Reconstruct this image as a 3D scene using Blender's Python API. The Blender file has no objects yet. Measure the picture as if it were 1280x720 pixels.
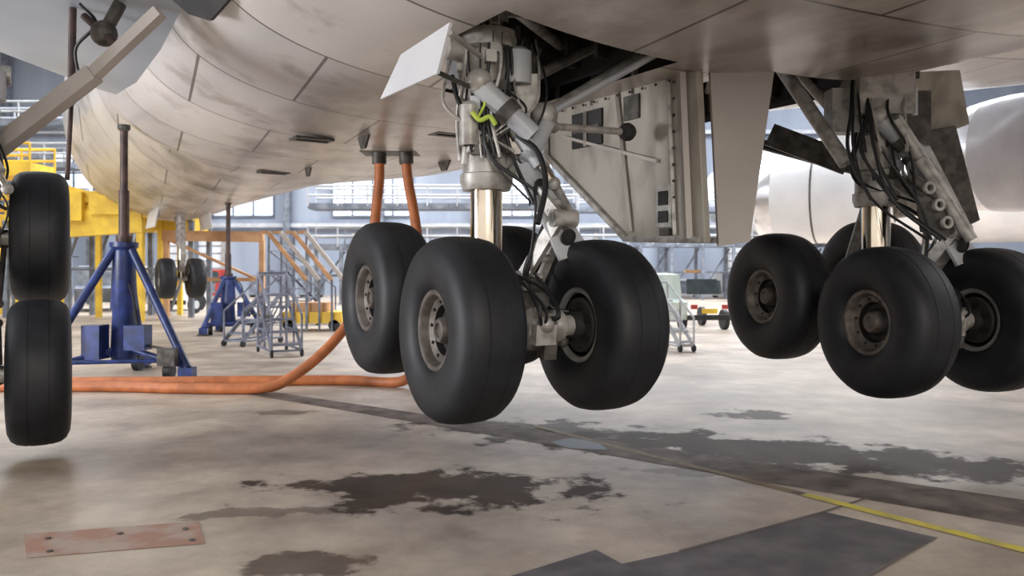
import bpy, bmesh, math, random
from mathutils import Vector, Matrix
random.seed(4)
EYE=1.6
def at(u,v,y):      # survey bearing -> metric world point
    return Vector(((u-640)/1000*y, y, EYE-(v-338)/1000*y))
sc=bpy.context.scene
sc.view_settings.view_transform='Standard'

# ---------------------------------------------------------------- materials
def mat(name,c,rough=.6,metal=0,c2=None,scale=4,lo=.4,hi=.65,bump=0,stretch=(1,1,1),emit=0,spec=.5):
    m=bpy.data.materials.new(name); m.use_nodes=True
    n=m.node_tree.nodes; l=m.node_tree.links; b=n['Principled BSDF']
    b.inputs['Base Color'].default_value=(*c,1); b.inputs['Roughness'].default_value=rough
    b.inputs['Metallic'].default_value=metal; b.inputs['Specular IOR Level'].default_value=spec
    if emit:
        b.inputs['Emission Color'].default_value=(*c,1); b.inputs['Emission Strength'].default_value=emit
    if c2 is None: c2=tuple(x*.7 for x in c)
    tc=n.new('ShaderNodeTexCoord'); mp=n.new('ShaderNodeMapping'); mp.inputs['Scale'].default_value=stretch
    nz=n.new('ShaderNodeTexNoise'); nz.inputs['Scale'].default_value=scale; nz.inputs['Detail'].default_value=6
    r=n.new('ShaderNodeValToRGB'); r.color_ramp.elements[0].position=lo; r.color_ramp.elements[1].position=hi
    r.color_ramp.elements[0].color=(*c2,1); r.color_ramp.elements[1].color=(*c,1)
    l.new(tc.outputs['Object'],mp.inputs[0]); l.new(mp.outputs[0],nz.inputs[0]); l.new(nz.outputs[0],r.inputs[0]); l.new(r.outputs[0],b.inputs['Base Color'])
    if bump:
        bp=n.new('ShaderNodeBump'); bp.inputs['Strength'].default_value=bump; bp.inputs['Distance'].default_value=.01
        l.new(nz.outputs[0],bp.inputs['Height']); l.new(bp.outputs[0],b.inputs['Normal'])
    return m
RUB=mat('tire_rubber',(.013,.015,.021),.55,c2=(.007,.008,.011),scale=5,bump=.08)
RIM=mat('rim_grey',(.19,.165,.15),.5,.2,c2=(.095,.08,.07),scale=9)
RIMD=mat('rim_dark',(.025,.022,.022),.5,.3)
CHR=mat('chrome_piston',(.80,.70,.56),.12,1,c2=(.66,.56,.44),scale=3)
LIP=mat('nacelle_lip_metal',(.72,.73,.76),.22,1,c2=(.6,.61,.65),scale=2)
NAC=mat('nacelle_paint',(.50,.50,.54),.25,.2,c2=(.40,.40,.43),scale=1)
STL=mat('gear_paint',(.47,.455,.43),.4,.15,c2=(.27,.25,.23),scale=9,lo=.38,hi=.56)
STD=mat('gear_grime',(.13,.12,.11),.55,.2,c2=(.05,.045,.04),scale=8)
BLK=mat('black_hose',(.012,.012,.014),.5)
ORG=mat('orange_hose_rubber',(.55,.18,.06),.55,c2=(.38,.12,.04),scale=5)
BLU=mat('jack_blue',(.03,.06,.25),.4,c2=(.015,.03,.11),scale=5)
BRN=mat('jack_ram_brown',(.12,.07,.06),.5,.2,c2=(.05,.035,.035))
YEL=mat('dock_yellow',(.88,.60,.05),.5,c2=(.68,.43,.04),scale=2)
ORS=mat('beam_orange',(.62,.36,.18),.5,c2=(.44,.23,.10),scale=2)
GRY=mat('steel_grey',(.24,.27,.32),.5,.2,c2=(.13,.15,.19),scale=3)
LGT=mat('pipe_light',(.56,.575,.60),.4,c2=(.42,.44,.48),scale=2)
RIML=mat('rim_flange_light',(.36,.35,.34),.4,.2,c2=(.22,.21,.20))
WHT=mat('white_paint',(.82,.83,.86),.35,c2=(.72,.74,.78),scale=.8)
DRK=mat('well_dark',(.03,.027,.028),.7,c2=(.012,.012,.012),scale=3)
GLS=mat('dark_glass',(.06,.08,.09),.15)
GRN=mat('tag_green',(.55,.70,.10),.5)
DOOR=mat('door_inner',(.42,.39,.34),.5,c2=(.26,.235,.20),scale=3.0,lo=.30,hi=.50,stretch=(1.3,1.3,.5))
DOORO=mat('door_outer',(.50,.46,.42),.4,c2=(.44,.40,.37),scale=1.2)
RED=mat('red_plastic',(.5,.05,.04),.5)

def skin_mat():
    m=mat('aircraft_skin',(.74,.72,.70),.30,.1,c2=(.60,.58,.555),scale=.8,lo=.3,hi=.6,stretch=(1,.45,1))
    n=m.node_tree.nodes; l=m.node_tree.links; b=n['Principled BSDF']
    base=[k for k in l if k.to_socket==b.inputs['Base Color']][0].from_socket
    def mul(f,a,c):
        x=n.new('ShaderNodeMix'); x.data_type='RGBA'; x.blend_type='MULTIPLY'
        if isinstance(f,(int,float)): x.inputs[0].default_value=f
        else: l.new(f,x.inputs[0])
        l.new(a,x.inputs[6])
        if isinstance(c,tuple): x.inputs[7].default_value=(*c,1)
        else: l.new(c,x.inputs[7])
        return x.outputs[2]
    def ramp(s_,p0,c0,p1,c1):
        r=n.new('ShaderNodeValToRGB'); e=r.color_ramp.elements
        e[0].position=p0;e[0].color=(*c0,1);e[1].position=p1;e[1].color=(*c1,1); l.new(s_,r.inputs[0]); return r.outputs[0]
    tc=n.new('ShaderNodeTexCoord')
    mp=n.new('ShaderNodeMapping'); mp.inputs['Rotation'].default_value=(0,0,math.radians(8)); mp.inputs['Location'].default_value=(.5,.4,0)
    l.new(tc.outputs['Object'],mp.inputs[0])
    br=n.new('ShaderNodeTexBrick'); br.inputs['Scale'].default_value=1; br.inputs['Brick Width'].default_value=1.9
    br.inputs['Row Height'].default_value=1.7; br.inputs['Mortar Size'].default_value=.017; br.inputs['Mortar Smooth'].default_value=.3
    br.inputs['Color1'].default_value=(1,1,1,1); br.inputs['Color2'].default_value=(.80,.80,.84,1); br.inputs['Mortar'].default_value=(.2,.18,.17,1)
    l.new(mp.outputs[0],br.inputs[0])
    c=mul(1,base,br.outputs[0])
    nz=n.new('ShaderNodeTexNoise'); nz.inputs['Scale'].default_value=1.1; nz.inputs['Detail'].default_value=8; nz.inputs['Roughness'].default_value=.6
    l.new(tc.outputs['Object'],nz.inputs[0])
    c=mul(.65,c,ramp(nz.outputs[0],.34,(.48,.43,.40),.46,(1,1,1)))
    sp=n.new('ShaderNodeSeparateXYZ'); l.new(tc.outputs['Object'],sp.inputs[0])
    mr=n.new('ShaderNodeMapRange'); mr.interpolation_type='SMOOTHSTEP'; mr.inputs[1].default_value=-2.5; mr.inputs[2].default_value=-1.7; l.new(sp.outputs[0],mr.inputs[0])
    m2=n.new('ShaderNodeMapRange'); m2.interpolation_type='SMOOTHSTEP'; m2.inputs[1].default_value=3.0; m2.inputs[2].default_value=1.8; l.new(sp.outputs[0],m2.inputs[0])
    mm=n.new('ShaderNodeMath'); mm.operation='MULTIPLY'; l.new(mr.outputs[0],mm.inputs[0]); l.new(m2.outputs[0],mm.inputs[1])
    n4=n.new('ShaderNodeTexNoise'); n4.inputs['Scale'].default_value=1.6; n4.inputs['Detail'].default_value=7; n4.inputs['Roughness'].default_value=.55
    mp4=n.new('ShaderNodeMapping'); mp4.inputs['Scale'].default_value=(1,.5,1); l.new(tc.outputs['Object'],mp4.inputs[0]); l.new(mp4.outputs[0],n4.inputs[0])
    c=mul(mm.outputs[0],c,ramp(n4.outputs[0],.36,(.46,.41,.36),.58,(.86,.81,.75)))
    l.new(c,b.inputs['Base Color'])
    bp=n.new('ShaderNodeBump'); bp.inputs['Strength'].default_value=.6; bp.inputs['Distance'].default_value=.045
    n3=n.new('ShaderNodeTexNoise'); n3.inputs['Scale'].default_value=1.1; n3.inputs['Detail'].default_value=1; l.new(tc.outputs['Object'],n3.inputs[0])
    l.new(n3.outputs[0],bp.inputs['Height']); l.new(bp.outputs[0],b.inputs['Normal'])
    return m
SKIN=skin_mat()
WING=mat('wing_grey_blue',(.44,.50,.59),.4,.1,c2=(.36,.42,.51),scale=.8)

# ---------------------------------------------------------------- builder
def frame(d):
    d=Vector(d).normalized(); a=Vector((0,0,1)) if abs(d.z)<.95 else Vector((1,0,0))
    x=d.cross(a).normalized(); y=d.cross(x).normalized(); return x,y,d
class B:
    def __init__(s): s.v=[];s.f=[];s.m=[];s.mats=[];s.M=Matrix.Identity(4)
    def mi(s,m):
        if m not in s.mats: s.mats.append(m)
        return s.mats.index(m)
    def add(s,vs,fs,m):
        o=len(s.v); s.v+= [s.M@Vector(p) for p in vs]; k=s.mi(m)
        for f in fs: s.f.append([i+o for i in f]); s.m.append(k)
    def lathe(s,prof,org,axis,m,seg=32):
        x,y,d=frame(axis); org=Vector(org); vs=[];fs=[]
        for (h,r) in prof:
            for k in range(seg):
                a=2*math.pi*k/seg; vs.append(org+d*h+(x*math.cos(a)+y*math.sin(a))*r)
        for i in range(len(prof)-1):
            for k in range(seg):
                k2=(k+1)%seg; fs.append((i*seg+k,i*seg+k2,(i+1)*seg+k2,(i+1)*seg+k))
        s.add(vs,fs,m)
    def tube(s,p,q,r,m,r2=None,seg=14):
        p=Vector(p);q=Vector(q);L=(q-p).length
        if L<1e-5:return
        r2=r if r2 is None else r2
        s.lathe([(0,0.0001),(0,r),(L,r2),(L,0.0001)],p,q-p,m,seg)
    def box(s,c,d,m,R=None):
        c=Vector(c); R=R or Matrix.Identity(3)
        vs=[c+R@Vector((sx*d[0]/2,sy*d[1]/2,sz*d[2]/2)) for sx in(-1,1) for sy in(-1,1) for sz in(-1,1)]
        s.add(vs,[(0,1,3,2),(4,6,7,5),(0,4,5,1),(2,3,7,6),(0,2,6,4),(1,5,7,3)],m)
    def beam(s,p,q,w,h,m):
        p=Vector(p);q=Vector(q);x,y,d=frame(q-p)
        vs=[e+x*(a*w/2)+y*(b*h/2) for e in(p,q) for a,b in((-1,-1),(1,-1),(1,1),(-1,1))]
        s.add(vs,[(0,1,2,3),(4,7,6,5),(0,4,5,1),(1,5,6,2),(2,6,7,3),(3,7,4,0)],m)
    def ball(s,c,r,m,seg=14):
        s.lathe([(-r*math.cos(math.pi*i/8),max(.0001,r*math.sin(math.pi*i/8))) for i in range(9)],c,(0,0,1),m,seg)
    def path(s,pts,r,m,seg=8,sub=8):
        P=[Vector(p) for p in pts]; P=[P[0]*2-P[1]]+P+[P[-1]*2-P[-2]]; out=[]
        for i in range(1,len(P)-2):
            for k in range(sub):
                t=k/sub;a,b,c,d=P[i-1:i+3]
                out.append(.5*((2*b)+(c-a)*t+(2*a-5*b+4*c-d)*t*t+(3*b-a-3*c+d)*t**3))
        out.append(P[-2]); vs=[];fs=[];up=None
        for i,p in enumerate(out):
            d=(out[min(i+1,len(out)-1)]-out[max(i-1,0)]).normalized()
            if up is None: up=frame(d)[0]
            up=(up-d*up.dot(d)).normalized(); w=d.cross(up)
            for k in range(seg):
                a=2*math.pi*k/seg; vs.append(p+(up*math.cos(a)+w*math.sin(a))*r)
        for i in range(len(out)-1):
            for k in range(seg):
                k2=(k+1)%seg; fs.append((i*seg+k,i*seg+k2,(i+1)*seg+k2,(i+1)*seg+k))
        s.add(vs,fs,m)
    def plate(s,pts,t,m):   # thick polygon
        P=[Vector(p) for p in pts]; nrm=(P[1]-P[0]).cross(P[2]-P[1]).normalized()*t; n=len(P)
        s.add(P+[p+nrm for p in P],[tuple(range(n))[::-1],tuple(range(n,2*n))]+[(i,(i+1)%n,(i+1)%n+n,i+n) for i in range(n)],m)
    def done(s,name,parent=None,M=None,smooth=True,angle=38,bevel=0):
        me=bpy.data.meshes.new(name); me.from_pydata([tuple(p) for p in s.v],[],s.f)
        for m in s.mats: me.materials.append(m)
        me.polygons.foreach_set('material_index',s.m)
        if smooth:
            me.polygons.foreach_set('use_smooth',[True]*len(s.f))
        bm=bmesh.new(); bm.from_mesh(me); bmesh.ops.recalc_face_normals(bm,faces=bm.faces); bm.to_mesh(me); bm.free()
        if smooth: me.set_sharp_from_angle(angle=math.radians(angle))
        me.update()
        ob=bpy.data.objects.new(name,me); sc.collection.objects.link(ob)
        if parent: 
            ob.parent=parent; ob.matrix_parent_inverse=parent.matrix_basis.inverted()
        if M is not None: ob.matrix_basis=M
        if bevel:
            md=ob.modifiers.new('bevel','BEVEL'); md.width=bevel; md.segments=2; md.limit_method='ANGLE'
        return ob
def empty(name,M=None):
    e=bpy.data.objects.new(name,None); sc.collection.objects.link(e)
    if M is not None: e.matrix_basis=M
    return e
def Mrot(loc,ang): return Matrix.Translation(loc)@Matrix.Rotation(ang,4,'Z')

# ---------------------------------------------------------------- floor
def floor_material():
    m=bpy.data.materials.new('hangar_concrete'); m.use_nodes=True
    n=m.node_tree.nodes; l=m.node_tree.links; b=n['Principled BSDF']
    tc=n.new('ShaderNodeTexCoord'); P=tc.outputs['Object']
    def noise(sc_,det=6,rough=.6,vec=P):
        z=n.new('ShaderNodeTexNoise'); z.inputs['Scale'].default_value=sc_; z.inputs['Detail'].default_value=det; z.inputs['Roughness'].default_value=rough
        l.new(vec,z.inputs[0]); return z
    def ramp(s_,p0,c0,p1,c1):
        r=n.new('ShaderNodeValToRGB'); e=r.color_ramp.elements
        e[0].position=p0;e[0].color=(*c0,1);e[1].position=p1;e[1].color=(*c1,1); l.new(s_,r.inputs[0]); return r.outputs[0]
    def mix(f,a,bb,mode='MIX'):
        x=n.new('ShaderNodeMix'); x.data_type='RGBA'; x.blend_type=mode
        if isinstance(f,float): x.inputs[0].default_value=f
        else: l.new(f,x.inputs[0])
        l.new(a,x.inputs[6])
        if isinstance(bb,tuple): x.inputs[7].default_value=(*bb,1)
        else: l.new(bb,x.inputs[7])
        return x.outputs[2]
    def math_(op,a,bb):
        x=n.new('ShaderNodeMath'); x.operation=op
        for i,q in enumerate((a,bb)):
            if isinstance(q,(int,float)): x.inputs[i].default_value=q
            else: l.new(q,x.inputs[i])
        return x.outputs[0]
    c=ramp(noise(.6).outputs[0],.36,(.34,.285,.235),.62,(.67,.57,.465))
    c=mix(.8,c,ramp(noise(1.6,9,.65).outputs[0],.35,(.58,.53,.50),.6,(1,1,1)),'MULTIPLY')
    c=mix(.2,c,ramp(noise(45,2).outputs[0],.3,(.7,.7,.7),.6,(1,1,1)),'MULTIPLY')
    nd=noise(2.4,6,.6); nf=noise(9,4,.6); nc=noise(2.2,2,.5)
    wet=None
    for (cx,cy,rx,ry,rot,st) in [(-.5,5.85,1.15,.55,-4,1),(2.3,7.1,2.7,.62,-20,1),(3.7,6.5,1.5,.42,-18,1),(2.75,8.9,.5,.3,0,.9),(-1.15,4.35,.33,.22,0,.8),
                                 (.5,7.9,1.8,.55,-20,.9),(-1.6,5.3,.6,.12,10,.6),(1.4,6.35,.5,.12,-10,.5),(-2.6,9.0,.3,.16,0,.6)]:
        mm=n.new('ShaderNodeMapping'); mm.vector_type='TEXTURE'; mm.inputs['Location'].default_value=(cx,cy,0); mm.inputs['Rotation'].default_value=(0,0,math.radians(rot)); mm.inputs['Scale'].default_value=(rx,ry,1)
        l.new(P,mm.inputs[0])
        ln=n.new('ShaderNodeVectorMath'); ln.operation='LENGTH'; l.new(mm.outputs[0],ln.inputs[0])
        d=math_('ADD',ln.outputs['Value'],math_('MULTIPLY',math_('SUBTRACT',nd.outputs[0],.5),3.4))
        d=math_('ADD',d,math_('MULTIPLY',math_('SUBTRACT',nf.outputs[0],.5),.3))
        mr=n.new('ShaderNodeMapRange'); mr.interpolation_type='SMOOTHSTEP'; mr.inputs[1].default_value=1.05; mr.inputs[2].default_value=.72; mr.inputs[3].default_value=0; mr.inputs[4].default_value=st
        l.new(d,mr.inputs[0]); wet=mr.outputs[0] if wet is None else math_('MAXIMUM',wet,mr.outputs[0])
    c=mix(math_('MULTIPLY',wet,.94),c,ramp(nc.outputs[0],.35,(.030,.019,.012),.65,(.075,.047,.030)))
    l.new(c,b.inputs['Base Color'])
    b.inputs['Roughness'].default_value=.44
    l.new(math_('SUBTRACT',.5,math_('MULTIPLY',wet,.46)),b.inputs['Specular IOR Level'])
    return m
fb=B(); fb.add([(-60,-30,0),(70,-30,0),(70,60,0),(-60,60,0)],[(0,1,2,3)],floor_material()); fb.done('floor')
def fpx(u,v): y=EYE*1000/(v-338); return ((u-640)/1000*y,y)
def decal(name,pts,z,m):
    b=B(); b.add([(x,y,z) for x,y in pts],[tuple(range(len(pts)))],m); return b.done(name,smooth=False)
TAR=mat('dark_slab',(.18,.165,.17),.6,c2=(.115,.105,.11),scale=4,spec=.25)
SEAM=mat('worn_trench_cover',(.21,.17,.15),.6,c2=(.08,.06,.05),scale=3.5,lo=.35,hi=.62,spec=.15)
YLN=mat('yellow_floor_paint',(.74,.62,.08),.5,c2=(.52,.45,.13),scale=5,lo=.35,hi=.55)
RUS=mat('rust_patch_paint',(.40,.22,.16),.6,c2=(.44,.34,.28),scale=4,lo=.40,hi=.54)
JNT=mat('slab_joint_filler',(.20,.17,.15),.7)
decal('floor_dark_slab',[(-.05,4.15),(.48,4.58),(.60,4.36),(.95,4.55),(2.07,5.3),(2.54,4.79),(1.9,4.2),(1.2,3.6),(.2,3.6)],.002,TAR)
d=Vector((.793,-.609)); nn=Vector((.609,.793)); p0=Vector((-3.65,10.7))
q=[p0+nn*.16,p0+d*3.5+nn*.2,p0+d*8.5+nn*.32,p0+d*11+nn*.36,p0+d*11-nn*.42,p0+d*8.5-nn*.34,p0+d*3.5-nn*.2,p0-nn*.16]
decal('floor_trench_cover',[tuple(k) for k in q[::-1]],.003,SEAM)
for (a_,b_) in (((2.07,5.3),(.95,4.55)),((2.54,4.79),(1.2,3.6)),((2.07,5.3),(2.5,5.62))):
    a_=Vector(a_);b_=Vector(b_);w_=(b_-a_).normalized(); w_=Vector((-w_.y,w_.x))*.012
    decal('floor_slab_joint',[tuple(a_+w_),tuple(a_-w_),tuple(b_-w_),tuple(b_+w_)],.004,JNT)
BLP=mat('blue_floor_sheen',(.08,.13,.18),.5,c2=(.10,.11,.12),scale=6)  # bluish reflection on the floor, painted in as a flat colour patch
decal('floor_blue_patch',[(.36,7.45),(.50,7.18),(.85,7.12),(.80,7.5),(.55,7.6)],.0045,BLP)
yd=Vector((.595,-.804)); yp=Vector((2.14,5.63)); yn=Vector((.804,.595))
decal('floor_line_marking',[tuple(k) for k in (yp-yd*.1+yn*.045,yp-yd*.1-yn*.045,yp+yd*2.4-yn*.05,yp+yd*2.4+yn*.05)],.005,YLN)
YL2=mat('faded_floor_paint',(.30,.24,.15),.6,c2=(.16,.13,.10),scale=5,lo=.35,hi=.55,spec=.2)
decal('floor_line_marking',[tuple(k) for k in (yp-yd*3.2+yn*.035,yp-yd*3.2-yn*.035,yp-yd*.1-yn*.04,yp-yd*.1+yn*.04)],.005,YL2)
decal('floor_rust_patch',[fpx(33,698),fpx(30,668),fpx(248,652),fpx(256,680)][::-1],.003,RUS)
b=B()
for (u,v) in ((62,690),(60,674),(150,668),(232,662),(240,676)):
    x,y=fpx(u,v); b.lathe([(0,.018),(.006,.018),(.006,.0001)],(x,y,.003),(0,0,1),STD,12)
b.done('floor_anchor_bolts')

# ---------------------------------------------------------------- aircraft
TH=math.radians(33)
AM=Mrot((4.11,2.67,0),TH)
def A(o,s,z): return AM@Vector((o,s,z))
plane=empty('jet_airliner',AM)
def smooth01(x): x=max(0,min(1,x)); return x*x*(3-2*x)
def section(s,t):
    sn=math.sin(t); cs=math.cos(t); e=2/2.6
    fo=3.5*(abs(sn)**e)*(1 if sn>=0 else -1)
    fz=4.6-1.35*(abs(cs)**e) if cs>0 else 4.6+5.2*(abs(cs)**.9)
    R=3.25; zc=6.55
    if s>25:
        k=min(1,(s-25)/8.5); sc_=math.sqrt(max(0.0004,1-k**2.2)); R=3.25*sc_; zc=6.55-.7*k
    co=R*sn; cz=zc-R*cs
    w=smooth01((s-13.2)/3.6); w2=smooth01((-s-2)/8)
    w=max(w,w2)
    return fo*(1-w)+co*w, fz*(1-w)+cz*w
Ss=[-14+.5*i for i in range(28)]+[i*.1 for i in range(0,180)]+[18+.5*i for i in range(32)]
NT=128
holes=[(-1.95,-1.35,4.6,5.8),(-1.35,-.25,4.6,6.7),(.45,2.45,4.4,7.3)]
wells=[(-1.95,-.25,4.6,6.7),(.45,2.45,4.4,7.3)]
vs=[];fs=[]
for s in Ss:
    for k in range(NT):
        t=-math.pi+2*math.pi*k/NT; o,z=section(s,t); vs.append((o,s,z))
for i in range(len(Ss)-1):
    sm=(Ss[i]+Ss[i+1])/2
    for k in range(NT):
        k2=(k+1)%NT; om=(vs[i*NT+k][0]+vs[i*NT+k2][0])/2; zm=(vs[i*NT+k][2]+vs[i*NT+k2][2])/2
        if zm<4.4 and any(a<om<b_ and c<sm<d_ for a,b_,c,d_ in holes): continue
        fs.append((i*NT+k,i*NT+k2,(i+1)*NT+k2,(i+1)*NT+k))
b=B(); b.add(vs,fs,SKIN); b.done('fuselage',plane,AM)
b=B()
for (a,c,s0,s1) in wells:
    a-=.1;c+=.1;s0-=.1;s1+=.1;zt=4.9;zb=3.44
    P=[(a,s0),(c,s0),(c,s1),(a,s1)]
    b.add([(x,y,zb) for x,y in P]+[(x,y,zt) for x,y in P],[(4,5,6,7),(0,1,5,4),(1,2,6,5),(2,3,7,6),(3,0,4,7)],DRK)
    n_=int((s1-s0-.3)/.4)
    for k in range(n_):
        y=s0+.3+k*.45; b.box(((a+c)/2,y,4.75),(c-a,.06,.25),STD)
        b.box((a+.08,y,4.2),(.12,.06,1.3),STD); b.box((c-.08,y,4.2),(.12,.06,1.3),STD)
    for k in range(6):
        x=a+.3+k*.25; b.tube((x,s0+.05,4.3+.06*(k%3)),(x+.1,s1-.05,4.35),.025,STL if k%2 else STD)
    b.box(((a+c)/2,s1-.25,3.85),(c-a,.1,.5),STD)
    b.tube((a+.1,s0+.5,3.7),(c-.1,s1-.5,3.8),.05,STL); b.tube((a+.1,s0+1.0,3.65),(c-.1,s0+.7,3.7),.03,STL)
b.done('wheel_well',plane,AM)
b=B()
for (o,s,L) in ((-1.0,9.2,.35),(-.6,12.5,.3),(.9,10.6,.4)):
    b.plate([(o,s,3.27),(o,s+L,3.27),(o,s+L*.7,3.12),(o,s+L*.35,3.12)],.03,STD)
for (o,s) in ((-1.5,9.9),(-.2,8.6),(-.9,13.6)):
    b.box((o,s,3.262),(.5,.28,.03),STD); b.box((o,s,3.25),(.4,.05,.03),DRK)
b.done('belly_vents',plane,AM)
def wing(sd):
    b=B(); vs=[];fs=[]; N=18; st=[3.0,6,10,16,24,31]
    for o in st:
        k=(o-3)/28; le=14.4-(o-3)*.84; te=3.0-(o-3)*.34; ch=le-te; zb=4.02+.115*(o-3); th=1.35*(1-k)+.25*k
        for j in range(N):
            a=2*math.pi*j/N; x=.5+.5*math.cos(a); z=math.sin(a)
            z=(1 if z>0 else -1)*abs(z)**.75*(.5+.35*(x-.5)) 
            vs.append((sd*o,te+ch*x,zb+th*(.5+z)))
    for i in range(len(st)-1):
        for j in range(N):
            j2=(j+1)%N; fs.append((i*N+j,i*N+j2,(i+1)*N+j2,(i+1)*N+j))
    fs.append(tuple(range((len(st)-1)*N,len(st)*N)))
    b.add(vs,fs,WING if sd<0 else SKIN); return b.done('wing',plane,AM)
wing(-1);wing(1)
def nacelle(b,o,s,z,R=1.25,L=4.2,paint=None):
    paint=paint or NAC
    prof=[(-.0,R*.60),(.35,R*.66),(1.0,R*.86),(2.0,R),(3.2,R*1.0),(3.6,R*.97),(3.9,R*.93),(4.15,R*.86),(4.1,R*.78),(3.6,R*.74),(3.0,R*.72)]
    b.lathe(prof[:6],(o,s,z),(0,1,0),paint,40); b.lathe(prof[5:],(o,s,z),(0,1,0),LIP,40)
    b.lathe([(2.3,R*1.005),(2.33,R*1.008),(2.36,R*1.005)],(o,s,z),(0,1,0),STD,40)
    b.lathe([(3.0,R*.72),(3.0,.2),(3.4,.01)],(o,s,z),(0,1,0),GLS,40)
    b.lathe([(0,R*.60),(0,R*.5),(-1.2,R*.42),(-1.25,R*.3),(-2.0,.02)],(o,s,z),(0,1,0),STD,32)
    b.plate([(o-.12,s-2,z+R*.9),(o-.12,s+3.2,z+R*.85),(o-.12,s+1.5,z+R+.9),(o-.12,s-2,z+R+1.0)],.24,paint)
b=B(); nacelle(b,12.0,4.6,3.9,R=1.15); b.done('engine_nacelle',plane,AM)
b=B(); nacelle(b,-12.0,4.6,3.9,R=1.15); b.done('engine_nacelle',plane,AM)

# gear doors
b=B()
zt=3.30
b.plate([(.05,4.72,zt),(.05,6.85,zt),(.05,6.85,2.78),(.05,5.58,1.86),(.05,4.62,1.82)],.07,DOOR)
b.done('gear_door_inner',plane,AM,bevel=.01)
b=B()
p1=A(.12,4.70,3.34);p2=Vector((2.21,6.72,3.32));p3=Vector((1.98,6.66,1.84));p4=A(.12,4.60,1.80)
b.plate([p1,p2,p3,p4],.05,DOORO)
F=-.05; R3=AM.to_3x3()
for FF in (F,.15):
    b.beam(A(FF,4.86,3.26),A(FF,4.78,1.86),.12,.05,DOORO)
    b.beam(A(FF,5.02,3.26),A(FF,4.94,1.9),.03,.03,STL)
    b.beam(A(FF,6.82,3.26),A(FF,6.82,2.8),.05,.05,STL)
    b.beam(A(FF,6.80,2.79),A(FF,5.58,1.90),.04,.05,STL)
    b.beam(A(FF,5.58,1.89),A(FF,4.66,1.85),.05,.05,STL)
b.box(A(F+.02,6.15,2.98),(.03,.46,.34),DRK,R3)
b.beam(A(F-.01,6.15,3.15),A(F-.01,6.15,2.81),.03,.03,STL); b.box(A(F+.01,6.15,2.98),(.03,.40,.05),STD,R3)
b.box(A(F+.02,5.5,3.08),(.03,.2,.22),STD,R3)
b.box(A(F,5.05,2.15),(.04,.18,.36),STL,R3); b.box(A(F-.02,5.05,2.22),(.03,.11,.12),DRK,R3)
b.box(A(F-.02,5.05,2.06),(.03,.11,.1),DRK,R3); b.box(A(F,5.05,1.93),(.03,.12,.06),STD,R3)
b.beam(A(F,6.5,2.95),A(F,5.15,2.55),.03,.03,DOORO); b.beam(A(F,5.7,3.26),A(F,5.5,1.95),.03,.03,DOORO)
for k in range(10):
    b.ball(A(F,4.95,3.2-k*.14),.014,STD,8)
    b.ball(A(F,5.0+k*.17,3.22),.014,STD,8)
for k in range(4): b.tube(A(.0,4.9+k*.6,3.2),A(.0,4.9+k*.6,3.5),.03,STD)
b.done('gear_door_outer',plane)
b=B()
b.plate([at(562,28,5.15),at(546,92,5.4),at(475,124,6.5),at(501,68,6.0)],.02,WHT)
b.tube(at(562,40,5.2),at(600,70,5.9),.02,STL); b.tube(at(546,90,5.5),at(590,110,6.0),.018,STD)
b.done('gear_door_small',plane)
b=B()
b.tube(at(476,128,9.9),at(475,180,11.3),.075,STL); b.tube(at(509,118,9.9),at(508,180,11.3),.075,STL)
b.box(at(488,186,11.3),(.78,.5,.14),STD); b.box(at(488,178,11.3),(.5,.4,.1),DRK)
b.tube(at(474,180,11.2),at(474,205,11.2),.1,STD); b.tube(at(507,180,11.2),at(508,205,11.2),.1,STD)
b.done('air_connection_port',plane)
b=B()
b.beam(at(-10,190,7.3),at(118,92,7.3),.16,.14,DOORO); b.beam(at(118,92,7.3),at(200,15,7.2),.11,.1,DOORO)
b.tube(at(91,10,7.7),at(89,130,7.7),.035,BRN); b.tube(at(89,130,7.7),at(84,225,7.7),.022,BRN)
b.ball(at(130,42,7.4),.12,STD); b.tube(at(130,42,7.4),at(150,5,7.5),.06,STD); b.tube(at(105,20,7.4),at(150,60,7.3),.035,BRN)
b.plate([at(215,0,7.2),at(285,0,6.6),at(262,26,6.9),at(236,18,7.1)],.04,DRK)
b.path([at(100,5,7.5),at(120,30,7.4),at(95,60,7.5),at(100,100,7.6)],.015,BLK)
b.done('wing_gear_brace',plane)

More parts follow.
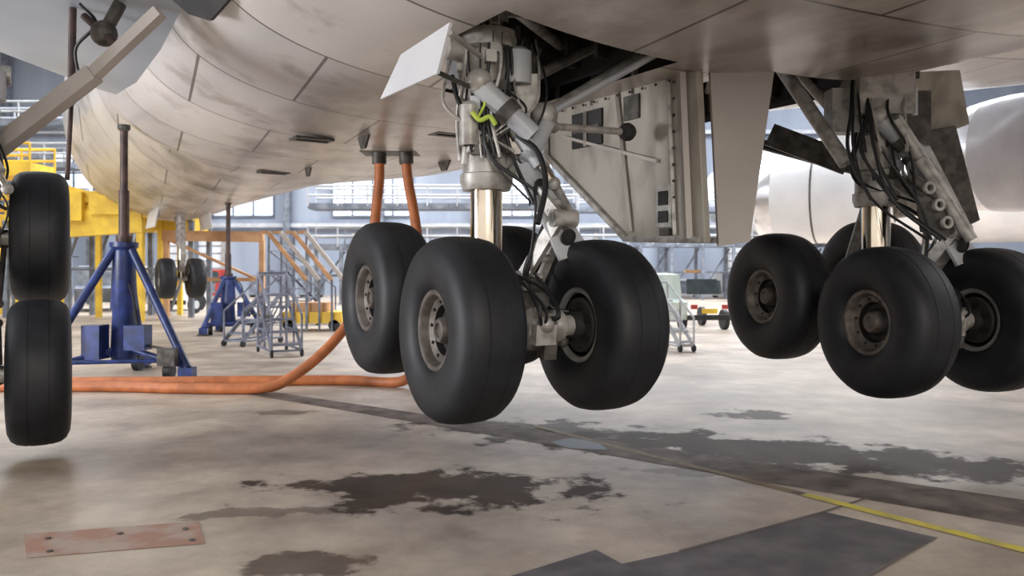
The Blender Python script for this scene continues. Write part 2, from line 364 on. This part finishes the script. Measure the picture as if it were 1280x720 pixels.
# ---------------------------------------------------------------- landing gear
def wheel(b,M):
    old=b.M; b.M=M
    h=[(.165,.262),(.205,.288),(.230,.36),(.238,.44),(.230,.515),(.203,.572),(.160,.604),(.100,.617),(.079,.619),(.077,.616),(.071,.616),(.069,.620),(.03,.622)]
    full=h+[(-x,r) for x,r in h[::-1]]
    b.lathe(full,(0,0,0),(1,0,0),RUB,64)
    b.lathe([(.160,.262),(.178,.272),(.186,.262),(.182,.240),(.172,.232)],(0,0,0),(1,0,0),RIM,48)
    b.lathe([(.172,.232),(.125,.215),(.105,.17)],(0,0,0),(1,0,0),RIM,48)
    b.lathe([(.105,.17),(.06,.155),(.055,.12),(.07,.095)],(0,0,0),(1,0,0),RIMD,48)
    b.lathe([(.07,.095),(.13,.085),(.15,.075),(.152,.05),(.135,.045),(.135,.001)],(0,0,0),(1,0,0),RIM,32)
    for k in range(10):
        a=2*math.pi*k/10; b.tube((.09,.192*math.cos(a),.192*math.sin(a)),(.122,.192*math.cos(a),.192*math.sin(a)),.012,RIMD,seg=8)
    b.lathe([(-.160,.262),(-.178,.274),(-.186,.264),(-.178,.238),(-.15,.232)],(0,0,0),(1,0,0),RIML,48)
    b.lathe([(-.15,.232),(-.05,.225),(-.05,.18)],(0,0,0),(1,0,0),RIMD,48)
    b.lathe([(-.04,.20),(-.16,.20),(-.175,.185),(-.175,.10),(-.24,.09),(-.24,.06)],(0,0,0),(1,0,0),DRK,32)
    for k in range(7):
        a=2*math.pi*k/7; b.tube((-.17,.145*math.cos(a),.145*math.sin(a)),(-.195,.145*math.cos(a),.145*math.sin(a)),.026,RIMD,seg=12)
    b.M=old
def gear(loc,theta,tilt,dz=0,top=3.6,lever=True):
    E=Mrot(loc,theta); e=empty('landing_gear',E)
    T=Matrix.Rotation(tilt,4,'X'); hx,hy=.56,.71
    b=B()
    for sx in(-1,1):
        for sy in(-1,1):
            M=T@Matrix.Translation((sx*hx,sy*hy,dz if (sx>0 and sy>0) else 0))
            if sx<0: M=M@Matrix.Rotation(math.pi,4,'Z')
            bb=B(); wheel(bb,M); bb.done('wheel',e,E)
    b.M=T
    b.lathe([(-.86,.02),(-.84,.09),(-.72,.135),(-.5,.12),(-.2,.15),(0,.17),(.2,.15),(.5,.12),(.72,.135),(.84,.09),(.86,.02)],(0,0,0),(0,1,0),STL,24)
    for sy in(-1,1):
        b.tube((-.56,sy*.71,0),(.56,sy*.71,0),.075,STL,seg=20)
        for sx in(-1,1): 
            b.lathe([(0,.1),(.02,.115),(.08,.115),(.1,.09)],(sx*.2-(.05),sy*.71,0),(1,0,0),STL,20)
            b.tube((sx*.27,sy*.71,-.12),(sx*.24,sy*.1,-.19),.024,STD,seg=10)
            b.ball((sx*.24,sy*.1,-.19),.04,STD); b.ball((sx*.27,sy*.71,-.12),.04,STD)
        b.tube((0,sy*.71,-.02),(0,sy*.71,.17),.06,STL)
        b.path([(0.05,sy*.71,.15),(.12,sy*.6,.22),(.2,sy*.66,.12),(.3,sy*.71,.1)],.014,BLK)
        b.path([(-.05,sy*.71,.15),(-.12,sy*.6,.24),(-.2,sy*.66,.12),(-.3,sy*.71,.1)],.014,BLK)
        b.path([(.06,sy*.2,.18),(.12,sy*.4,.2),(.06,sy*.6,.17)],.014,BLK)
    b.box((0,-.86,-.02),(.16,.12,.14),STL); b.ball((0,-.9,.05),.06,STL)
    b.box((.08,-.6,.12),(.14,.12,.1),STD); b.box((-.06,-.5,.18),(.12,.2,.1),STL); b.box((.06,-.84,-.14),(.1,.1,.12),STD)
    b.box((.12,-.66,-.02),(.12,.2,.24),STL); b.tube((-.12,-.80,-.1),(.14,-.80,-.1),.05,STD)
    b.tube((0,-.8,.1),(0,-.45,.34),.035,STL)
    for k in range(5): b.path([(random.uniform(-.1,.1),-.84,random.uniform(-.1,.1)),(random.uniform(-.12,.12),-.95,.12),(random.uniform(-.1,.1),-.8,.26),(random.uniform(-.1,.15),-.5,.35)],.011,BLK)
    b.box((-.02,-.72,.2),(.22,.12,.1),STD); b.box((.1,-.5,.24),(.1,.16,.16),STD)
    b.tube((-.16,0,0),(.16,0,0),.12,STL,seg=20); b.tube((-.2,0,0),(.2,0,0),.07,STD,seg=16)
    b.done('bogie_truck',e,E)
    b=B(); H=top-loc[2]
    b.lathe([(.0,.10),(.05,.19),(.16,.18),(.24,.145),(.30,.14)],(0,0,0),(0,0,1),STL,28)
    b.tube((0,0,.2),(0,0,.98),.125,CHR,seg=40)
    b.lathe([(.93,.12),(.93,.185),(.99,.205),(1.05,.205),(1.06,.185),(1.2,.185),(1.21,.205),(1.26,.205),(1.27,.18),(1.6,.18),(1.62,.21),(1.72,.21),(1.74,.18),(2.0,.18),(2.02,.24),(2.15,.24),(2.16,.17),(H,.17)],(0,0,0),(0,0,1),STL,36)
    b.tube((-.34,0,2.0),(.34,0,2.0),.09,STL)
    def link(p,q_,w0,w1):
        p=Vector(p);q_=Vector(q_); X=Vector((1,0,0))
        for sx in(-1,1): b.beam(p+X*sx*w0,q_+X*sx*w1,.05,.10,STL)
        for k in range(1,4):
            f=k/4; c=p.lerp(q_,f); w=w0+(w1-w0)*f; b.tube(c-X*w,c+X*w,.03,STL,seg=10)
        b.tube(p-X*(w0+.05),p+X*(w0+.05),.055,STL);b.tube(q_-X*(w1+.05),q_+X*(w1+.05),.055,STL)
    X0=.27
    if lever:
        link((X0,-.16,1.15),(X0+.05,-.62,.70),.13,.05); link((X0+.05,-.62,.68),(X0-.05,-.2,.12),.05,.10)
        b.tube((0,0,1.13),(X0,-.16,1.15),.07,STL); b.tube((0,0,.12),(X0-.05,-.2,.12),.07,STL)
        L0=Vector((.16,-.34,1.12)); L1=Vector((.40,-.66,.42)); W=Vector((.11,0,.03))
        b.plate([L0-W*.6,L0+W*.6,L1+W*1.2,L1-W*1.2],.03,LGT)
        for (f,rr) in ((.22,.038),(.5,.045),(.78,.05)):
            p=L0.lerp(L1,f)+Vector((0,-.045,-.02)); b.lathe([(0,rr*1.25),(.012,rr*1.25),(.012,rr),(.002,rr),(.002,.0001)],p,(0,-1,-.3),DRK,18)
    else:
        link((0,.17,1.15),(0,.6,.8),.12,.05); link((0,.6,.78),(0,.2,.2),.05,.1)
    b.tube((.05,-.2,1.52),(.26,-.40,1.10),.065,LGT,seg=16); b.tube((.26,-.40,1.10),(.32,-.46,.98),.03,CHR); b.ball((.05,-.2,1.55),.09,LGT); b.ball((.33,-.47,.96),.05,STL)
    b.lathe([(0,.08),(.06,.08)],(.12,-.27,1.38),(.21,-.20,-.42),STD,16)
    b.tube((-.16,-.2,1.70),(.2,-.38,1.32),.08,LGT,seg=18); b.tube((.0,-.28,1.53),(.06,-.31,1.46),.10,STD,seg=18); b.ball((-.16,-.2,1.72),.10,STL)
    b.tube((.2,.2,1.3),(.15,.62,.2),.05,STL); b.tube((.2,.2,1.35),(.2,.2,1.9),.045,STD)
    b.lathe([(0,.05),(0,.11),(.25,.11),(.28,.07)],(.2,-.14,1.75),(0,0,1),LGT,20); b.lathe([(0,.05),(0,.08),(.3,.08),(.33,.04)],(-.2,-.12,1.25),(0,0,1),STL,20)
    for k in range(16):
        z=1.22+.07*k; a=random.uniform(-2.6,0.0); s3=random.uniform(.05,.11)
        b.box((.21*math.cos(a),.21*math.sin(a),min(z,H-.1)),(s3,.08,random.uniform(.04,.10)),random.choice([STL,STD,STD,LGT]),Matrix.Rotation(a,3,'Z'))
    for k in range(13):
        a=random.uniform(-3,0); r=.2; x=r*math.cos(a); y=r*math.sin(a); a2=a+random.uniform(-.6,.6)
        b.path([(x,y,2.2),(x*1.15,y*1.2,1.85),(.23*math.cos(a2),.23*math.sin(a2),1.5),(.27*math.cos(a2)+.05,.27*math.sin(a2)-.03,1.15),(random.uniform(.15,.35),-.3-random.uniform(0,.2),.8),(random.uniform(.1,.2),-.4,.35),(.05,-.5,.17)][:random.choice([4,5,7])],random.choice([.008,.011,.015]),random.choice([BLK,BLK,BLK,STL]))
    b.done('shock_strut',e,E)
    return e
g1=gear((-.20,6.23,1.29),math.radians(28.5),math.radians(6.9))
g2=gear((3.38,7.43,1.26),math.radians(18),math.radians(6.9),dz=.15)
th=math.radians(30)
g3=gear((-4.25-.56*math.cos(th),7.2-.56*math.sin(th),1.32),th,math.radians(56),top=4.3,lever=False)

b=B()
b.tube(at(668,150,6.5),at(800,72,6.9),.05,STL); b.tube(at(690,140,6.5),at(830,62,6.6),.03,LGT)
b.tube(at(640,110,6.3),at(740,60,6.8),.045,STD); b.tube(at(690,158,6.4),at(782,165,6.9),.03,STL); b.ball(at(784,165,6.9),.08,DRK); b.ball(at(690,158,6.4),.06,STL)
b.tube(at(583,180,6.2),at(575,62,6.6),.06,STL); b.tube(at(640,160,6.3),at(668,60,6.4),.06,STD)
b.box(at(600,75,6.3),(.34,.3,.24),STL); b.box(at(655,120,6.3),(.22,.2,.3),STL); b.box(at(570,85,6.5),(.14,.2,.3),LGT); b.box(at(635,60,6.4),(.2,.2,.3),STD)
b.tube(at(660,200,6.0),at(684,150,6.2),.07,LGT); b.ball(at(680,145,6.2),.11,STL)
b.tube(at(583,205,6.15),at(590,150,6.1),.05,STL)
b.path([at(590,140,5.9),at(600,150,5.9),at(612,146,5.9),at(620,156,5.9)],.018,GRN)
b.path([at(598,146,5.9),at(606,128,5.95),at(598,115,6.0)],.010,GRN)
for k in range(12):
    u=570+random.uniform(0,100)
    b.path([at(u,50,6.4),at(u+random.uniform(-20,20),100,6.1),at(u+random.uniform(-25,25),140,6.0),at(610+random.uniform(-25,60),190,6.0)],random.choice([.01,.014]),random.choice([BLK,BLK,BLK,STL]))
b.path([at(565,95,6.2),at(575,130,6.1),at(600,160,6.0)],.02,BLK)
b.path([at(648,170,6.0),at(672,190,5.9),at(682,230,5.8),at(672,280,5.7)],.022,BLK)
b.done('linkage',g1)
b=B()
b.tube(at(978,86,7.6),at(1058,205,7.2),.065,STL); b.tube(at(992,84,7.7),at(1050,150,7.5),.045,STL)
b.tube(at(1150,200,7.0),at(1215,300,6.8),.05,STL); b.tube(at(1120,150,7.1),at(1190,260,7.0),.06,STL)
b.tube(at(1135,220,7.0),at(1200,270,6.9),.04,STD); b.plate([at(1140,215,7.0),at(1185,240,6.9),at(1200,300,6.9),at(1150,290,6.95)],.05,STD)
for (u,v) in ((1160,235),(1172,256),(1182,278)): b.lathe([(0,.055),(.03,.055),(.03,.03),(.0,.03)],at(u,v,6.85),(.2,-1,0),STL,16)
b.beam(at(962,168,8.6),at(1060,205,8.4),.05,.24,STD)
b.beam(at(950,180,9),at(1080,215,9),.1,.1,DRK)
b.box(at(1100,118,7.3),(.5,.3,.4),STL); b.box(at(1052,140,7.4),(.25,.2,.4),STL); b.box(at(1140,150,7.4),(.25,.2,.5),STD)
b.plate([at(1118,92,8.4),at(1200,88,8.4),at(1212,155,8.6),at(1160,175,8.8),at(1130,160,8.6)],.05,DOOR)
b.plate([at(1155,165,8.6),at(1195,158,8.6),at(1225,275,8.9),at(1205,285,8.9)],.05,STD)
b.beam(at(1150,170,8.5),at(1212,290,8.7),.06,.06,STL)
for k in range(11):
    u=1060+random.uniform(0,90)
    b.path([at(u,95,7.3),at(u+random.uniform(-15,15),140,7.1),at(u+random.uniform(-10,25),190,7.0),at(u+random.uniform(20,50),250,6.9),at(1150+random.uniform(0,50),300,6.8)][:random.choice([3,4,5])],random.choice([.012,.016]),random.choice([BLK,BLK,BLK,STL]))
b.done('linkage',g2)

# nose gear
e=empty('nose_gear',Mrot(at(226,348,24),TH))
b=B()
for sx in(-1,1):
    M=Mrot((sx*.42,0,0),0)@Matrix.Scale(.98,4)
    if sx<0: M=M@Matrix.Rotation(math.pi,4,'Z')
    wheel(b,M)
b.tube((-.4,0,0),(.4,0,0),.07,STL); b.tube((0,0,0),(0,0,1.1),.09,CHR); b.tube((0,0,1),(0,0,2.3),.14,STL)
b.tube((0,.1,1.3),(0,1.2,2.2),.06,STL); b.beam((0,-.1,1.2),(0,-.4,.7),.15,.06,STL); b.beam((0,-.4,.7),(0,-.05,.2),.15,.06,STL)
b.plate([(-.7,-.6,2.1),(-.7,.9,2.1),(-.8,.9,1.5),(-.8,-.6,1.5)],.04,WHT); b.plate([(.7,-.6,2.1),(.7,.9,2.1),(.8,.9,1.5),(.8,-.6,1.5)],.04,WHT)
b.done('strut_and_wheels',e,e.matrix_basis)

# ---------------------------------------------------------------- hoses
b=B()
b.path([at(474,190,11.2),at(474,225,11.2),at(469,275,11.2),at(466,330,11.1),at(452,375,11),at(427,415,10.8),at(398,446,10.6),at(365,471,10.45),(-3.15,10.35,.09),(-3.7,10.35,.07),(-4.4,10.4,.07),(-5.6,10.55,.07),(-9,10.5,.07)],.07,ORG,seg=14)
b.path([at(507,190,11.2),at(510,225,11.2),at(519,275,11.1),at(525,330,11),at(524,400,11),at(518,450,11),(-1.5,10.9,.09),(-2.3,11.15,.07),(-3.5,11.1,.07),(-5,11.0,.07),(-9,10.9,.07)],.07,ORG,seg=14)
b.done('air_supply_hose')

# ---------------------------------------------------------------- jacks
def jack(x,y,top,k=1.0,rot=0):
    M=Mrot((x,y,0),rot); e=empty('aircraft_jack',M); b=B()
    b.lathe([(.25*k,.001),(.25*k,.17),(.35*k,.19),(1.0*k,.16),(1.05*k,.19),(1.9*k,.15),(1.95*k,.2),(2.02*k,.2),(2.02*k,.1)],(0,0,0),(0,0,1),BLU,28)
    for i in range(3):
        a=math.radians(-18+120*i); d=Vector((math.cos(a),math.sin(a),0))
        ft=d*1.15*k; b.tube(Vector((0,0,1.95*k))+d*.12,ft+Vector((0,0,.18)),.06,BLU)
        b.tube(Vector((0,0,.45*k)),ft+Vector((0,0,.2)),.045,BLU)
        b.box(ft+Vector((0,0,.12)),(.2,.2,.14),BLU); b.lathe([(0,.14),(.03,.14),(.05,.05),(.15,.05)],ft,(0,0,1),STD,18)
        a2=a+2.094; f2=Vector((math.cos(a2),math.sin(a2),0))*1.15*k; b.tube(ft*.8+Vector((0,0,.28)),f2*.8+Vector((0,0,.28)),.03,BLU)
        w=ft*.72; b.tube(w+Vector((-.05,0,.13)),w+Vector((.05,0,.13)),.13,RUB,seg=20)
    b.tube((0,0,2.0*k),(0,0,2.8*k),.075,BRN,seg=20); b.lathe([(2.0*k,.1),(2.05*k,.115),(2.12*k,.115),(2.12*k,.075)],(0,0,0),(0,0,1),BRN,20)
    b.tube((0,0,2.75*k),(0,0,top-.1),.055,BRN,seg=20); b.lathe([(0,.05),(.04,.09),(.1,.09)],(0,0,top-.1),(0,0,1),STD,18)
    b.box((.35,-.3,.62),(.3,.26,.36),BLU); b.box((-.3,-.25,.55),(.26,.3,.5),BLU); b.tube((.5,-.3,.5),(.95,-.5,.45),.02,STD); b.box((.85,-.45,.35),(.25,.16,.25),STD)
    b.path([(.35,-.3,.8),(.3,-.35,1.2),(.14,-.15,1.4)],.015,BLK)
    b.done('tripod',e,M)
jack(-5.82,12.0,3.78)
jack(-7.2,20.3,3.35,.72,.4)

# ---------------------------------------------------------------- background
wb=mat('wall_panel_blue',(.38,.43,.52),.6,c2=(.26,.30,.38),scale=.35,stretch=(1,1,.2))
cl=mat('ceiling_panel',(.6,.62,.66),.7)
b=B(); b.box((5,52,8),(130,.4,16),wb); b.done('wall_back',smooth=False)
b=B(); b.box((-60,16,8),(.4,72,16),wb); b.done('wall_left',smooth=False)
b=B(); b.box((70,16,8),(.4,72,16),wb); b.done('wall_right',smooth=False)
b=B(); b.box((5,16,18),(130,72,.4),cl); b.done('ceiling',smooth=False)
WIN=mat('window_daylight',(.74,.81,.92),.2,emit=1.0,c2=(.5,.6,.75),scale=.5)
for i,x in enumerate(range(-54,66,9)):
    b=B(); b.box((x,51.74,7.2),(5.2,.08,4.2),WIN)
    for j in range(5): b.box((x-2.6+j*1.3,51.68,7.2),(.1,.12,4.2),GRY)
    for j in range(4): b.box((x,51.68,5.1+j*1.4),(5.3,.12,.1),GRY)
    b.done('window_%d'%(i+1),smooth=False)
b=B()
for x in range(-54,66,6):
    b.box((x+3.6,51.3,8),(.4,.5,16),GRY)
for z in (4.5,10.5): b.box((5,51.4,z),(128,.2,.25),LGT)
b.done('wall_framing',smooth=False)
for i in range(9):
    x=-44.4+i*12; b=B(); b.box((x,51.65,1.9),(3.4,.1,3.8),random.choice([WHT,GRY,LGT])); b.box((x-1.8,51.6,2),(.2,.3,4),STL); b.box((x+1.8,51.6,2),(.2,.3,4),STL)
    for k in range(8): b.box((x,51.58,.3+k*.48),(3.4,.04,.05),GRY)
    b.done('door_%d'%(i+1),smooth=False)

def dock(name,x0,x1,y,z,m,deep=1.6,posts=7,levels=1,rail=LGT,skirt=.26):
    b=B()
    for L in range(levels):
        zz=z+L*1.9
        b.box(((x0+x1)/2,y,zz),(x1-x0,deep,skirt),m)
        for sy in(-1,1):
            for h in (.5,.95): b.tube((x0,y+sy*deep/2,zz+h),(x1,y+sy*deep/2,zz+h),.05,rail)
            n=int((x1-x0)/1.4)+1
            for i in range(n+1):
                x=x0+(x1-x0)*i/n; b.tube((x,y+sy*deep/2,zz),(x,y+sy*deep/2,zz+.95),.04,rail)
    for i in range(posts):
        x=x0+(x1-x0)*i/(posts-1)
        for sy in(-1,1): b.box((x,y+sy*deep/2,z/2),(.16,.16,z),m if i%2 else GRY)
        if i<posts-1:
            xn=x0+(x1-x0)*(i+1)/(posts-1); b.tube((x,y,.2),(xn,y,z-.2),.05,GRY)
            b.tube((x,y,z*.5),(xn,y,z*.5),.05,GRY)
    return b.done(name)
dock('maintenance_dock',-17.2,-10.9,28,3.3,YEL,levels=1,rail=YEL,skirt=.7)
dock('maintenance_dock',-24,-17.6,30,3.4,YEL,levels=2,rail=YEL,skirt=.5)
dock('maintenance_dock',-9.5,3.0,38,2.7,GRY,levels=2,posts=9)
dock('maintenance_dock',3.6,17,44,3.0,GRY,levels=2,posts=9)
dock('scaffold_tower',-27,-20,37,4.5,GRY,levels=3,posts=5)
b=B()
b.beam((-15.4,25.2,2.95),(-11.6,25.2,3.2),.3,.8,YEL); b.beam((-14.8,25.2,4.3),(-11.4,25.2,3.4),.2,.35,YEL); b.beam((-15.4,25.2,2.9),(-15.4,25.2,0),.3,.3,YEL); b.beam((-11.7,25.2,3.2),(-11.7,25.2,0),.2,.2,YEL)
b.box((-14.2,25.2,3.6),(1.6,.6,.9),YEL); b.box((-12.6,25.2,3.65),(1.2,.5,.6),YEL)
for i in range(6): b.beam((-15.2+i*.55,25.2,3.0+.06*i),(-14.8+i*.55,25.2,4.3-.12*i),.1,.1,YEL)
b.done('access_lift')
b=B()
b.beam((-8.2,26.4,2.7),(-11.5,26.4,2.75),.25,.34,ORS); b.beam((-8.25,26.4,2.6),(-8.25,26.4,0),.16,.16,ORS); b.beam((-11.4,26.4,2.6),(-11.4,26.4,0),.16,.16,ORS)
b.beam((-8.2,26.4,1.3),(-11.5,26.4,1.3),.1,.12,ORS); b.tube((-8.4,26.4,1.3),(-11.3,26.4,2.6),.05,ORS)
b.done('portable_gantry')
b=B()
for i in range(4):
    o=i*.33; b.tube((-6.4+o,21,2.6),(-5.4+o,21,1.35),.06,DOORO if i%2 else ORS); b.tube((-6.4+o,21,2.6),(-6.6+o,21,2.6),.04,ORS)
for i in range(4): b.tube((-6.4+i*.33,21.05,2.55),(-6.4+i*.33,21.05,0),.03,GRY)
for i in range(4): b.tube((-5.4+i*.33,21.05,1.35),(-5.4+i*.33,21.05,0),.03,GRY)
b.box((-5.3,21.6,.35),(1.6,1.0,.3),YEL); b.box((-5.4,21.6,.62),(1.0,.8,.25),ORS)
for sx in(-1,1): b.tube((-5.3+sx*.6,21.1,.15),(-5.3+sx*.6,21.2,.15),.15,RUB)
b.done('tow_bar_rack')

def steps(x,y,w,h,rot,m=GRY,n=5,rail=True,name='mobile_steps'):
    M=Mrot((x,y,0),rot); b=B(); D=h*.8
    for i in range(n):
        f=(i+1)/n; b.box((0,-D/2+D*f-.1,h*.72*f),(w,.24,.035),m)
    for sx in(-1,1):
        X=sx*w/2
        b.beam((X,-D/2,.12),(X,D/2,h*.72),.04,.08,m); b.tube((X,D/2,.1),(X,D/2,h),.025,m); b.tube((X,-D/2,.12),(X,D/2,.12),.025,m)
        b.tube((X,0,.12),(X,0,h*.62),.02,m); b.tube((X,0,h*.3),(X,D/2,h*.3),.02,m)
        if rail: b.tube((X,-D/2,.12),(X,-D/2,.5*h),.022,m); b.tube((X,-D/2,.5*h),(X,D/2,h),.022,m); b.tube((X,0,h*.35),(X,0,h*.76),.02,m)
        for yy in(-D/2,D/2): b.tube((X-.02,yy,.07),(X+.02,yy,.07),.07,RUB)
    b.tube((-w/2,D/2,h),(w/2,D/2,h),.022,m); b.tube((-w/2,-D/2,.12),(w/2,-D/2,.12),.02,m); b.tube((-w/2,D/2,.12),(w/2,D/2,h*.6),.02,m)
    b.done(name,None,M)
MGR=mat('steps_paint',(.22,.24,.31),.5,c2=(.12,.13,.18))
steps(-4.45,15.3,.55,1.55,.5,MGR); steps(-5.6,17.3,.5,1.5,-.4,MGR,4); steps(-6.3,24,.9,2.2,1.2,MGR,6)
steps(3.27,16.2,.3,1.35,.3,LGT,5)
def trolley(x,y,rot,m):
    M=Mrot((x,y,0),rot); b=B()
    for z in (.2,.55,.95): b.box((0,0,z),(.9,.5,.05),m)
    for sx in(-1,1):
        for sy in(-1,1): b.tube((sx*.43,sy*.23,.12),(sx*.43,sy*.23,1.2),.025,m); b.tube((sx*.43-.02,sy*.23,.07),(sx*.43+.02,sy*.23,.07),.07,RUB)
    b.box((-.15,0,.7),(.4,.35,.25),RED); b.box((.25,0,1.05),(.25,.3,.15),BLU); b.box((.1,0,.33),(.5,.4,.2),YEL)
    b.tube((.45,-.23,1.2),(.45,.23,1.2),.02,m)
    b.done('tool_trolley',None,M)
trolley(5.0,28.5,.3,LGT)
trolley(-2.0,24,.2,LGT)
def vehicle(x,y,rot,body,name,k=1.0):
    M=Mrot((x,y,0),rot)@Matrix.Scale(k,4); b=B()
    prof=[(-1.5,.35),(-1.55,.9),(-1.0,1.0),(-.75,1.75),(.55,1.8),(.75,1.0),(1.5,.95),(1.5,.35)]
    b.plate([(-.7,y_,z_) for y_,z_ in prof],1.4,body)
    for sx in(-1,1):
        b.plate([(sx*.72,-.75,1.12),(sx*.72,-.6,1.55),(sx*.72,.3,1.57),(sx*.72,.45,1.12)],.01*sx,GLS)
        for yy in(-1.0,1.0): b.tube((sx*.62,yy,.32),(sx*.76,yy,.32),.32,RUB,seg=24); b.tube((sx*.7,yy,.32),(sx*.775,yy,.32),.16,LGT)
        b.box((sx*.5,-1.57,.75),(.22,.04,.14),RED)
    # windscreen lies on the sloping cab front
    b.plate([(-.55,-1.0,1.12),(.55,-1.0,1.12),(.5,-.83,1.60),(-.5,-.83,1.60)],.03,GLS)
    b.box((0,-1.57,.62),(.5,.04,.16),YEL)
    b.box((0,-1.55,.42),(1.4,.12,.16),DRK); b.box((0,0,1.85),(.5,.2,.1),ORS)
    b.done(name,None,M,bevel=.02)
TEA=mat('vehicle_green',(.62,.70,.66),.4,c2=(.5,.6,.55))
vehicle(5.05,22.4,.12,TEA,'service_vehicle',.85)
vehicle(-12.2,31,-.3,WHT,'van'); vehicle(-15.5,33,.4,GRY,'van')
for i in range(16):
    x=-24+i*3.1+random.uniform(-.6,.6); y=47.5+random.uniform(-1,1); m=random.choice([GRY,LGT,YEL,BLU,WHT,RED,ORS])
    b=B(); w=random.uniform(.8,1.8); h=random.uniform(.8,1.8)
    b.box((0,0,h/2+.12),(w,.8,h),m); b.box((0,-.41,h/2+.12),(w*.45,.03,h*.8),GRY); b.box((w*.1,-.43,h*.6),(.04,.04,.2),DRK)
    for sx in(-1,1): b.box((sx*w*.4,0,.06),(.12,.7,.12),DRK)
    b.done('equipment_cabinet',None,Mrot((x,y,0),random.uniform(-.2,.2)),bevel=.02)
e=empty('neighbouring_airliner',Mrot((27.5,33,0),math.radians(50)))
b=B()
pr=[(-14,.4),(-11,1.6),(-6,2.6),(0,2.9),(12,2.9),(18,2.5),(20.5,1.5),(21.3,.3)]
b.lathe(pr,(0,0,5.8),(0,1,0),WHT,48)
for i in range(24): b.box((-2.88,-4+i*.75,6.3),(.08,.25,.38),GLS)
b.tube((0,14,3),(0,14,.7),.12,STL); b.tube((-.4,14,.5),(.4,14,.5),.5,RUB,seg=28)
for sx in(-1,1): b.tube((sx*2.5,-1,3.5),(sx*2.5,-1,.7),.15,STL); b.tube((sx*2.5-.4,-1,.6),(sx*2.5+.4,-1,.6),.6,RUB,seg=28)
b.done('fuselage',e,e.matrix_basis)
b=B(); nacelle(b,0,0,2.9,R=1.5,paint=WHT); b.done('engine_nacelle',e,Mrot((12.2,25.5,1.1),math.radians(60)))

# ---------------------------------------------------------------- lights
w=bpy.data.worlds.new('w'); sc.world=w; w.use_nodes=True
w.node_tree.nodes['Background'].inputs[0].default_value=(1,.965,.94,1); w.node_tree.nodes['Background'].inputs[1].default_value=1.15
def area(name,loc,tgt,sz,p,c=(1,1,1)):
    L=bpy.data.lights.new(name,'AREA'); L.shape='RECTANGLE'; L.size=sz[0]; L.size_y=sz[1]; L.energy=p; L.color=c
    o=bpy.data.objects.new(name,L); o.location=loc; o.rotation_euler=(Vector(tgt)-Vector(loc)).to_track_quat('-Z','Y').to_euler(); sc.collection.objects.link(o)
area('ceiling_light_front',(0,36,17),(0,34,0),(50,14),20000,(.93,.96,1))
area('ceiling_light_right',(24,18,17),(20,18,0),(20,20),10500,(.95,.97,1))
area('ceiling_light_left',(-20,12,17),(-14,12,0),(16,20),7000,(.94,.97,1))
area('floodlight_left',(-14,3,2.6),(-3,9,3.6),(3,3),1400,(.98,.98,1))
area('fill_light_rear',(3,-9,5),(1,6,1.2),(6,3),600,(1,.93,.83))  # unseen fill added behind the camera to light the wheels
c=bpy.data.cameras.new('cam'); c.sensor_width=36; c.lens=1000/1280*36; c.shift_y=-22/1280; c.clip_end=300
c.dof.use_dof=True; c.dof.focus_distance=6.2; c.dof.aperture_fstop=2.0
co=bpy.data.objects.new('camera',c); co.location=(0,0,EYE); co.rotation_euler=(math.pi/2,0,0); sc.collection.objects.link(co); sc.camera=co
